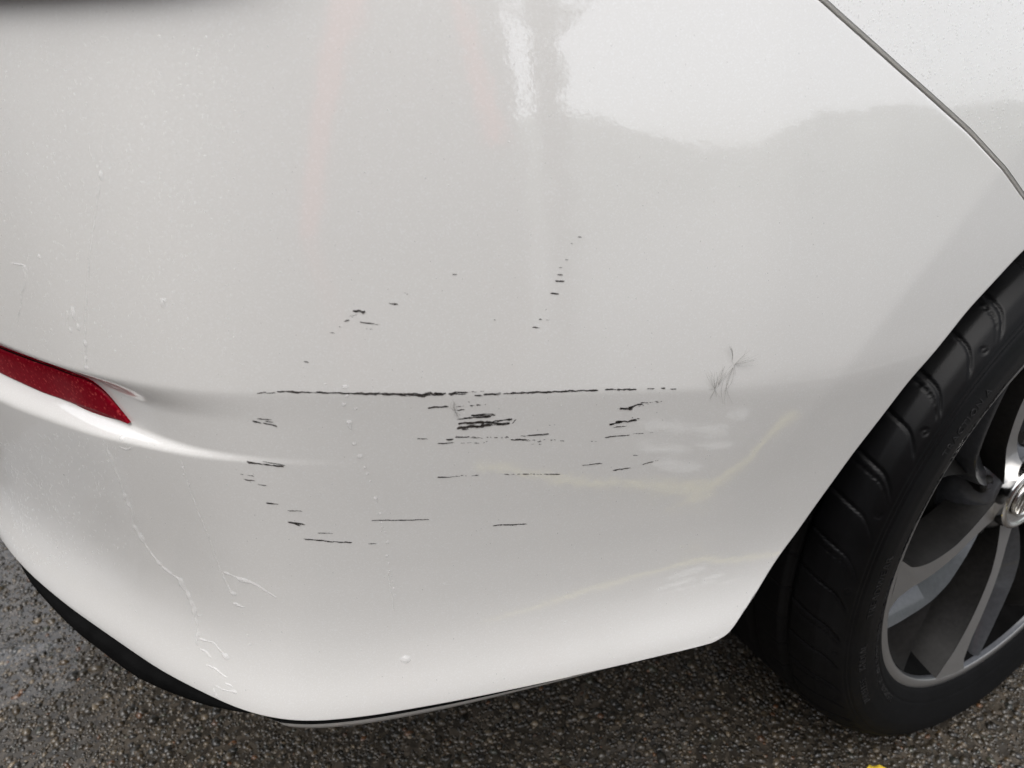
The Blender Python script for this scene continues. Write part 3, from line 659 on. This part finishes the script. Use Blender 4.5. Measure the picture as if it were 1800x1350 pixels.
# ---------------------------------------------------------------- water on the paint
def bead(V, F, x, y, rx, ry=None, hgt=None, rings=4, seg=10):
    loc, nn = cast(x, y)
    if loc is None: return
    ry = ry or rx; dist = (loc-Vector(CAM)).length; k = dist/FPX
    q = nn.to_track_quat('Z', 'Y').to_matrix(); upv = Vector((0, 0, 1)); upv = (upv-nn*upv.dot(nn)).normalized(); sd_ = upv.cross(nn)
    a, b = rx*k, ry*k; h = hgt or .42*min(a, b); o = len(V); jr = [1+random.uniform(-.12, .12) for _ in range(seg)]
    for i in range(rings):
        f = 1-i/rings; hh = h*(1-f*f)-.00002
        for j in range(seg):
            t = 2*math.pi*j/seg; c = math.cos(t)*a*f*jr[j]; s_ = math.sin(t)*b*f*jr[j]
            V.append(tuple(loc+sd_*c+upv*s_+nn*hh))
    V.append(tuple(loc+nn*h)); top = len(V)-1
    for i in range(rings-1):
        for j in range(seg): F.append((o+i*seg+j, o+i*seg+(j+1) % seg, o+(i+1)*seg+(j+1) % seg, o+(i+1)*seg+j))
    for j in range(seg): F.append((o+(rings-1)*seg+j, o+(rings-1)*seg+(j+1) % seg, top))
def runnel(V, F, pts, wid, jit=.8, step=3.0):
    p = resample(np.array(pts, float), max(4, int(sum(math.hypot(b[0]-a[0], b[1]-a[1]) for a, b in zip(pts, pts[1:]))/step)))
    n = len(p); nz_ = gsmooth(rng.normal(0, 1, n), 1.2)*jit*1.6 if n > 6 else np.zeros(n)
    wv = np.interp(np.linspace(0, 1, n), np.linspace(0, 1, len(wid)), wid)*np.clip(1+gsmooth(rng.normal(0, .9, n), 1.0)*.7, .35, 1.9) if n > 6 else np.interp(np.linspace(0, 1, n), np.linspace(0, 1, len(wid)), wid)
    rows = []
    for i in range(n):
        x, y = p[i][0]+nz_[i], p[i][1]; t = p[min(i+1, n-1)]-p[max(i-1, 0)]; t = t/(np.linalg.norm(t)+1e-9); nrm = np.array([-t[1], t[0]])
        w_ = .8*wv[i]*(.3 if i in (0, n-1) else 1); row = []
        for u_ in (-1, -.72, -.3, .2, .65, 1):
            loc, nn = cast(x+nrm[0]*u_*w_/2, y+nrm[1]*u_*w_/2)
            if loc is None: return
            k = (loc-Vector(CAM)).length/FPX; row.append(tuple(loc+nn*(.36*w_*k*(1-u_*u_)-.00002)))
        rows.append(row)
    o = len(V)
    for r_ in rows: V.extend(r_)
    for i in range(n-1):
        for j in range(5): F.append((o+i*6+j, o+i*6+j+1, o+(i+1)*6+j+1, o+(i+1)*6+j))
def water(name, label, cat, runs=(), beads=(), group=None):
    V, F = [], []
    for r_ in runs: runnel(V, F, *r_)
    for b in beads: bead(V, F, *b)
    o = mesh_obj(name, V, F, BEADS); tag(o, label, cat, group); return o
G = 'water runs on the bumper'
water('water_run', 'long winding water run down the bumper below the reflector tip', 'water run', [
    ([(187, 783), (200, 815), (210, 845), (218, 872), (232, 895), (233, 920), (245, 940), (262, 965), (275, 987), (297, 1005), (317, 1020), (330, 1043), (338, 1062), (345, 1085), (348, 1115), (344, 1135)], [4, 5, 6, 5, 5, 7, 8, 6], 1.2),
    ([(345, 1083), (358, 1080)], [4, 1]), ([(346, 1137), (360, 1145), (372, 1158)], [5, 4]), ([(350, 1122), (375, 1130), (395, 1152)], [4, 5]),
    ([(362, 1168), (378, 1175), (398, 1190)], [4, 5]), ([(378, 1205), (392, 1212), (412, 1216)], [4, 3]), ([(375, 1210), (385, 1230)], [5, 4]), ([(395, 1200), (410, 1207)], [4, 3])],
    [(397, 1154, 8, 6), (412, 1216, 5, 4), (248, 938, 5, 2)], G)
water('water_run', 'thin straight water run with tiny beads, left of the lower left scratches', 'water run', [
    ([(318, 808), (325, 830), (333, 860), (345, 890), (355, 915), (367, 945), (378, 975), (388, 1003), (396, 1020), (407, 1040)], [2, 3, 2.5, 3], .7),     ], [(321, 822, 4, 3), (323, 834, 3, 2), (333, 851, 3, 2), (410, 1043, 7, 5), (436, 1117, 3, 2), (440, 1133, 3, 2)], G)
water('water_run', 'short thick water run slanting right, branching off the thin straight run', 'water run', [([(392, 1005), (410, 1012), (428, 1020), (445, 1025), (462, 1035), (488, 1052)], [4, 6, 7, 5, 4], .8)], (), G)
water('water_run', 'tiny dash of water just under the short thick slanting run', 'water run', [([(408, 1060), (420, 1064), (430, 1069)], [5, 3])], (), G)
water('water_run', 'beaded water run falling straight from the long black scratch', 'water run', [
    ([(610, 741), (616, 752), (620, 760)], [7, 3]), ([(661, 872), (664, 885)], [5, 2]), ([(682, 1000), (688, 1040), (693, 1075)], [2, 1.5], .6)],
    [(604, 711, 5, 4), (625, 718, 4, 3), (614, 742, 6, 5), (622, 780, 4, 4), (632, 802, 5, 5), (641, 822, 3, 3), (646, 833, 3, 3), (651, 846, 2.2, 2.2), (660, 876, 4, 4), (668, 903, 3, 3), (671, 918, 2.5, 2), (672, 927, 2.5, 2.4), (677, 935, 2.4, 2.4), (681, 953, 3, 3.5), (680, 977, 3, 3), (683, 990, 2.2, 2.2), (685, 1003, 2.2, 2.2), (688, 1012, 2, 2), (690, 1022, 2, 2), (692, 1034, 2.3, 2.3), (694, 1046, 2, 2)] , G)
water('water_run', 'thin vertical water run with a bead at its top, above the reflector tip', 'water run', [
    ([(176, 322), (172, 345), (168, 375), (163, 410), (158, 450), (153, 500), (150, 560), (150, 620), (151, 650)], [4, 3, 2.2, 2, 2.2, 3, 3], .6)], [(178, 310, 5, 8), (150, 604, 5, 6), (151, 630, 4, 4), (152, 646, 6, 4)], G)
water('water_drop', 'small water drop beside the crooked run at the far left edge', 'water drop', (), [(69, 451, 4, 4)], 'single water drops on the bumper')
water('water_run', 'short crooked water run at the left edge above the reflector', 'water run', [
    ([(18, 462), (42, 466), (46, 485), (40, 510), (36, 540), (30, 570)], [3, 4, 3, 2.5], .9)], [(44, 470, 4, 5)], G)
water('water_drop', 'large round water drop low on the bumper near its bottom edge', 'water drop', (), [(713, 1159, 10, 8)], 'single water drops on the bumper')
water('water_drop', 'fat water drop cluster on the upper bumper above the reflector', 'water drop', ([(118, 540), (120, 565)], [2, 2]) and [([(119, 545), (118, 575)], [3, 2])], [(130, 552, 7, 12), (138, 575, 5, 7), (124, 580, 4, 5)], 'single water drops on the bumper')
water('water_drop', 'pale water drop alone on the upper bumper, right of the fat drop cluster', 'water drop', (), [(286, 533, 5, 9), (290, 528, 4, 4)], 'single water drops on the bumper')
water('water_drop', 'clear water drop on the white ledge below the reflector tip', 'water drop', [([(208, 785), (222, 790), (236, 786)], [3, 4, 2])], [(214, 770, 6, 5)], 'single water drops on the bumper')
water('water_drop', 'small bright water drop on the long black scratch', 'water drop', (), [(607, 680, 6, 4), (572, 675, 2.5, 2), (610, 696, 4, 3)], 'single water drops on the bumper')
# the mist of droplets nobody could count
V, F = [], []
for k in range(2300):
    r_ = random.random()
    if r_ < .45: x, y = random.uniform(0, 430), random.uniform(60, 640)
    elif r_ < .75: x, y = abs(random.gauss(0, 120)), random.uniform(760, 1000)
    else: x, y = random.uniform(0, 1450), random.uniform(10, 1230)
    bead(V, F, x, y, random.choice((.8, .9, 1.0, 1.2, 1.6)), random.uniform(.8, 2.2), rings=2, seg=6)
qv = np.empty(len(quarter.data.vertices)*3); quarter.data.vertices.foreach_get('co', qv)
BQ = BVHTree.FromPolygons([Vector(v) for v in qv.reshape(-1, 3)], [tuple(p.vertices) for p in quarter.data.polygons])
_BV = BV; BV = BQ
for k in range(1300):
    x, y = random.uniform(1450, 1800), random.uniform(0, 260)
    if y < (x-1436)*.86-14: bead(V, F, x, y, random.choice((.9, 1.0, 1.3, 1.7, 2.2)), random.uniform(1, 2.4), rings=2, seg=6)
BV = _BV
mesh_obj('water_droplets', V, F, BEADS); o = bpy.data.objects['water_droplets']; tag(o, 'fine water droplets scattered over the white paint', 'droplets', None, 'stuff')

# ---------------------------------------------------------------- seed fluff stuck on the paint
def fluff(label, hairs, rad=.000062):
    bm = bmesh.new()
    for pts in hairs:
        P = []
        for x, y, h in pts:
            loc, nn = cast(x, y)
            if loc is None: break
            P.append(loc+nn*h)
        if len(P) > 1: tube(bm, P, [rad*(1 if i < len(P)-1 else .5) for i in range(len(P))], seg=4, up=Vector((.3, -1, .2)))
    o = bm_obj('seed_fluff', bm, FLUFF, None, True); tag(o, label, 'seed fluff', 'seed fluff on the bumper'); return o
def hair(x0, y0, x1, y1, bend, h0, h1):
    n = 6; dx, dy = x1-x0, y1-y0
    return [(x0+dx*t-dy*bend*math.sin(t*math.pi), y0+dy*t+dx*bend*math.sin(t*math.pi), h0+(h1-h0)*t) for t in np.linspace(0, 1, n)]
H1 = [hair(1289, 640, 1291, 662, -.06, .0006, .0004)]*3+[hair(1285, 628, 1289, 640, .1, .001, .0006)]+[hair(1286, 632, 1277+random.uniform(-2, 4), 605+random.uniform(-4, 4), .08, .001, .003) for _ in range(7)]
H1 += [hair(1290, 640, 1308+random.uniform(-4, 24), 612+random.uniform(-8, 26), random.uniform(-.1, .1), .001, .003) for _ in range(9)]+[hair(1288, 645, 1276+random.uniform(-8, 12), 690+random.uniform(-6, 22), random.uniform(-.2, .2), .0005, .0005) for _ in range(5)]
fluff('grey seed fluff with upright tuft, right of the long scratch', H1)
H2 = [hair(1246, 684, 1257, 684, 0, .0004, .0004)]*2+[hair(1255, 684, 1264, 673, .1, .0006, .0008)]*2+[hair(1256, 683, 1240+random.uniform(-4, 18), 655+random.uniform(-8, 8), random.uniform(-.1, .1), .0006, .003) for _ in range(10)]+[hair(1262, 676, 1280+random.uniform(-14, 8), 640+random.uniform(-6, 14), random.uniform(-.12, .12), .0006, .002) for _ in range(7)]+[hair(1256, 685, 1252+random.uniform(-12, 16), 698+random.uniform(-3, 6), 0, .0004, .0004) for _ in range(4)]
fluff('grey seed fluff lying at the right end of the long scratch', H2)
H3 = [hair(800, 722, 797+random.uniform(-3, 5), 703+random.uniform(-4, 3), random.uniform(-.3, .3), .0004, .0014) for _ in range(7)]+[hair(800, 722, 806+random.uniform(-8, 8), 730+random.uniform(-3, 4), 0, .0004, .0004) for _ in range(5)]
fluff('tiny seed fluff caught under the middle of the long scratch', H3, .00006)

# ---------------------------------------------------------------- ground
bm = bmesh.new(); s_ = 900
GZ = .008; vs_ = [bm.verts.new(p) for p in ((-s_, -s_, GZ), (s_, -s_, GZ), (s_, s_, GZ), (-s_, s_, GZ))]; bm.faces.new(vs_)
ground = bm_obj('ground', bm, CEMENT); tag(ground, kind='structure')
# exposed pebbles
bm = bmesh.new(); bmesh.ops.create_icosphere(bm, subdivisions=1, radius=1.0); bm.verts.ensure_lookup_table()
iv = np.array([v.co[:] for v in bm.verts]); iF = np.array([[v.index for v in f.verts] for f in bm.faces]); bm.free()
def poly_in(x, y): 
    return ((x < -.8) & (y > .28) & (y < 1.2) & (x > -1.36)) | ((y > -.12) & (y < .52) & (x > -1.02) & (x < .36))
N = 84000
x = rng.uniform(-1.36, .36, N*3); y = rng.uniform(-.12, 1.2, N*3); k = poly_in(x, y); x, y = x[k][:N], y[k][:N]; n = len(x)
rad = np.clip(rng.lognormal(math.log(.0029), .45, n), .0013, .0085)
sx = rad*rng.uniform(.8, 1.25, n); sy = rad*rng.uniform(.65, 1.0, n); sz = rad*rng.uniform(.55, .8, n); rot = rng.uniform(0, 6.283, n)
loc = iv[None]*np.stack([sx, sy, sz], -1)[:, None]*rng.uniform(.70, 1.15, (n, len(iv), 1))
c, s2 = np.cos(rot)[:, None], np.sin(rot)[:, None]
Vp = np.stack([loc[..., 0]*c-loc[..., 1]*s2+x[:, None], loc[..., 0]*s2+loc[..., 1]*c+y[:, None], loc[..., 2]+(GZ+sz*rng.uniform(-.62, .12, n)-.0002)[:, None]], -1)
Fp = (iF[None]+(np.arange(n)*len(iv))[:, None, None]).reshape(-1, 3)
grav = mesh_obj('gravel', Vp.reshape(-1, 3), Fp, PEBBLE); tag(grav, 'exposed wet pebbles set in the dark concrete under the car', 'gravel', None, 'stuff')
pal = np.array([(.05, .05, .05), (.08, .075, .065), (.11, .10, .085), (.16, .145, .12), (.07, .06, .045), (.13, .105, .075), (.22, .20, .17), (.33, .30, .26), (.24, .13, .07), (.05, .06, .065), (.10, .115, .10)])
pal = pal*np.array([.72, .61, .46])
pc = pal[rng.choice(len(pal), n, p=[.14, .18, .16, .14, .12, .09, .07, .03, .02, .03, .02])]*rng.uniform(.25, .78, (n, 1))
at = grav.data.attributes.new('tone', 'FLOAT_COLOR', 'POINT'); cc = np.ones((n, len(iv), 4), np.float32); cc[..., :3] = pc[:, None]; at.data.foreach_set('color', cc.ravel())
# water film standing between the pebbles at the left, with one deeper puddle
def film(name, cx, cy, rx, ry, z, seed, amp, nrad=160):
    r2 = np.random.default_rng(seed); a = np.linspace(0, 2*math.pi, nrad, endpoint=False)
    w_ = 1+amp*sum(r2.normal(0, 1)/k*np.sin(k*a+r2.uniform(0, 6.28)) for k in range(2, 26))
    z += GZ; V = [(cx, cy, z)]+[(cx+rx*q*math.cos(t), cy+ry*q*math.sin(t), z) for t, q in zip(a, w_)]
    o = mesh_obj(name, V, [(0, i+1, (i+1) % nrad+1) for i in range(nrad)], WATER)
    if o.data.polygons[0].normal.z < 0: o.data.flip_normals()
    return tag(o, kind='structure')
film('water_film', -1.26, .80, .30, .34, .0008, 3, .16)
film('puddle', -1.065, .655, .062, .017, .0029, 5, .22); film('puddle', -1.16, .63, .075, .04, .0027, 8, .2)
# yellow leaf lying on the concrete at the bottom edge
r_ = ray(1534, 1352); lx, ly = (CAM-r_*(CAM[2]-GZ)/r_[2])[:2]; fd = np.array([CF[0], CF[1]])/math.hypot(CF[0], CF[1]); sd2 = np.array([fd[1], -fd[0]]); V = []
n1, n2 = 15, 7
for i in range(n1):
    t = i/(n1-1); wl = .020*math.sin(math.pi*min(1, t*.93+.07))**.8
    for j in range(n2):
        v_ = j/(n2-1)*2-1; dx = t*.055; dy = v_*wl*1.05
        V.append((lx-fd[0]*dx+sd2[0]*dy, ly-fd[1]*dx+sd2[1]*dy, GZ+.005+.003*v_*v_-.002*t+.001*math.sin(t*9)))
leaf = mesh_obj('leaf', V, gridfaces(n1, n2), YLEAF); tag(leaf, 'yellow fallen leaf on the wet concrete beside the tyre', 'leaf')
sm_ = leaf.modifiers.new('s', 'SOLIDIFY'); sm_.thickness = .0006

# ---------------------------------------------------------------- what the paint mirrors: hills, a building, a tree trunk, the parking line
HILL = simple('hill_forest', (.13, .15, .135), .9, nscale=.08, namp=.35)
def hills():
    az = np.linspace(-120, 240, 1400)         # degrees from straight out of the car side (-y) towards the car's front (+x)
    el = np.interp(az, [-120, -60, -20, 0, 5, 9, 14, 19, 22, 27, 33, 38, 45, 52, 60, 90, 150, 240], [5, 6, 7.5, 8.4, 8.6, 9, 7.2, 5.4, 4.3, 4.9, 6.1, 6.6, 6.9, 5.6, 4.6, 6, 5, 5])
    el = gsmooth(el, 5)+.16*gsmooth(rng.normal(0, 1, 1400), 1)+.25*gsmooth(rng.normal(0, 1.6, 1400), 6)
    rows = []
    for f_, rr in ((-.05, 140), (.5, 160), (1.0, 190), (.4, 260), (-.05, 330)):
        h = .75+190*np.tan(np.radians(el)); a = np.radians(az)
        rows.append(np.stack([np.sin(a)*rr, -np.cos(a)*rr, h*f_], -1))
    V, F = join_grids([np.stack(rows).transpose(1, 0, 2)]); o = mesh_obj('hills', V, F, HILL); tag(o, kind='structure')
hills()
WALLM = simple('grey_cladding', (.12, .112, .108), .7, nscale=3, namp=.15)
b = empty('building', (-8, -7.5, 0)); tag(b, 'long plain grey building across the car park, only seen mirrored in the paint', 'building')
bm = bmesh.new(); box(bm, -4.5, 7.75, -.5, .5, 0, 5.2); box(bm, -5.5, -4.5, -.5, 24, 0, 5.2); bm_obj('wall', bm, WALLM, b)
ORANGE = simple('streak_orange', (.85, .08, .03), .6, nscale=4, namp=.15)
bm = bmesh.new(); 
def slant(bm, xb, xt, wd, z0, z1, y0, y1):
    v = [bm.verts.new(p) for p in ((xb, y0, z0), (xb+wd, y0, z0), (xb+wd, y1, z0), (xb, y1, z0), (xt, y0, z1), (xt+wd, y0, z1), (xt+wd, y1, z1), (xt, y1, z1))]
    for f in ((3, 2, 1, 0), (4, 5, 6, 7), (0, 1, 5, 4), (1, 2, 6, 5), (2, 3, 7, 6), (3, 0, 4, 7)): bm.faces.new([v[i] for i in f])
slant(bm, 3.85, 5.95, .5, .02, 4.9, .503, .62); bm_obj('added_streak_board', bm, ORANGE, b)  # unseen slanted boards, added so the paint mirrors a pink-orange streak
bm = bmesh.new(); slant(bm, 7.35, 6.95, .22, 1.4, 4.9, .503, .6); bm_obj('added_streak_board', bm, ORANGE, b)
bm = bmesh.new(); box(bm, -5.8, 8.0, -.8, .75, 5.203, 5.4); box(bm, -5.8, -4.25, .753, 24.3, 5.203, 5.4); bm_obj('roof', bm, BLACK, b)
BARK = simple('bark', (.09, .075, .06), .9, nscale=12, namp=.5); LEAFM = simple('leaves', (.06, .08, .04), .7, nscale=6, namp=.5)
t = empty('tree', (.66, -12, 0)); tag(t, 'tall dark tree across the car park, only seen mirrored in the paint', 'tree')
bm = bmesh.new(); zz = np.linspace(-.2, 7.5, 26); tube(bm, [(.06*math.sin(z_*1.7), .05*math.cos(z_*2.3), z_) for z_ in zz], [.29-.018*z_+.05*math.sin(z_*5)+random.uniform(-.02, .05) for z_ in zz], seg=10, up=Vector((0, 1, .2)))
for k in range(9):
    z0 = 4.2+k*.35; a = k*2.4; tube(bm, [(0, 0, z0), (.7*math.cos(a), .7*math.sin(a), z0+.6), (1.6*math.cos(a), 1.6*math.sin(a), z0+1.6)], [.10, .06, .02], seg=6, up=Vector((.1, .2, 1)))
bm_obj('trunk', bm, BARK, t, True)
n = 5200; u_ = rng.normal(0, 1, (n, 3)); u_ /= np.linalg.norm(u_, axis=1)[:, None]; cc_ = rng.normal(0, 1, (40, 3))*np.array([1.1, 1.1, .9])+np.array([.3, 0, 7.2])
P_ = cc_[rng.integers(0, 40, n)]+u_*rng.uniform(.05, .6, n)[:, None]; ivy = int(n*.2); P_[:ivy] = np.stack([rng.uniform(-.1, .55, ivy), rng.uniform(-.3, .3, ivy), rng.uniform(.4, 5.5, ivy)**1.0], -1); P_[:ivy, 0] *= .45+.55*np.abs(np.sin(P_[:ivy, 2]*2.1))
e1 = rng.normal(0, .06, (n, 3)); e2 = rng.normal(0, .06, (n, 3)); V = np.stack([P_-e1, P_+e2, P_+e1, P_-e2], 1).reshape(-1, 3)
mesh_obj('crown', V, np.arange(n*4).reshape(-1, 4), LEAFM, t, smooth=False)
YP = simple('yellow_road_paint', (.30, .265, .09), .7, nscale=60, namp=.15); WP = simple('white_road_paint', (.32, .32, .31), .7, nscale=60, namp=.1)
bm = bmesh.new()
def strip2(pts, wd, z, mi=0):
    for (x0, y0), (x1, y1) in zip(pts, pts[1:]):
        d = Vector((x1-x0, y1-y0, 0)).normalized(); nn_ = Vector((-d.y, d.x, 0))*wd/2
        f = bm.faces.new([bm.verts.new(Vector((x0, y0, z))+nn_), bm.verts.new(Vector((x0, y0, z))-nn_), bm.verts.new(Vector((x1, y1, z))-nn_), bm.verts.new(Vector((x1, y1, z))+nn_)]); f.material_index = mi
strip2([(-.66, -.475), (-.44, -.432), (-.24, -.412), (-.06, -.43), (.14, -.522)], .020, GZ+.004)
for ex, ey, ea, eb in ((-.28, -.585, .055, .016), (-.18, -.565, .05, .016), (-.08, -.595, .05, .016), (-.29, -.515, .05, .017), (-.17, -.512, .05, .018), (-.27, -.462, .05, .015)):
    f = bm.faces.new([bm.verts.new((ex+ea*math.cos(q_), ey+eb*math.sin(q_)+.18*ea*math.cos(q_), GZ+.0045)) for q_ in np.linspace(0, 2*math.pi, 20, endpoint=False)]); f.material_index = 1
o = bm_obj('road_marking', bm, [YP, WP]); tag(o, kind='structure')
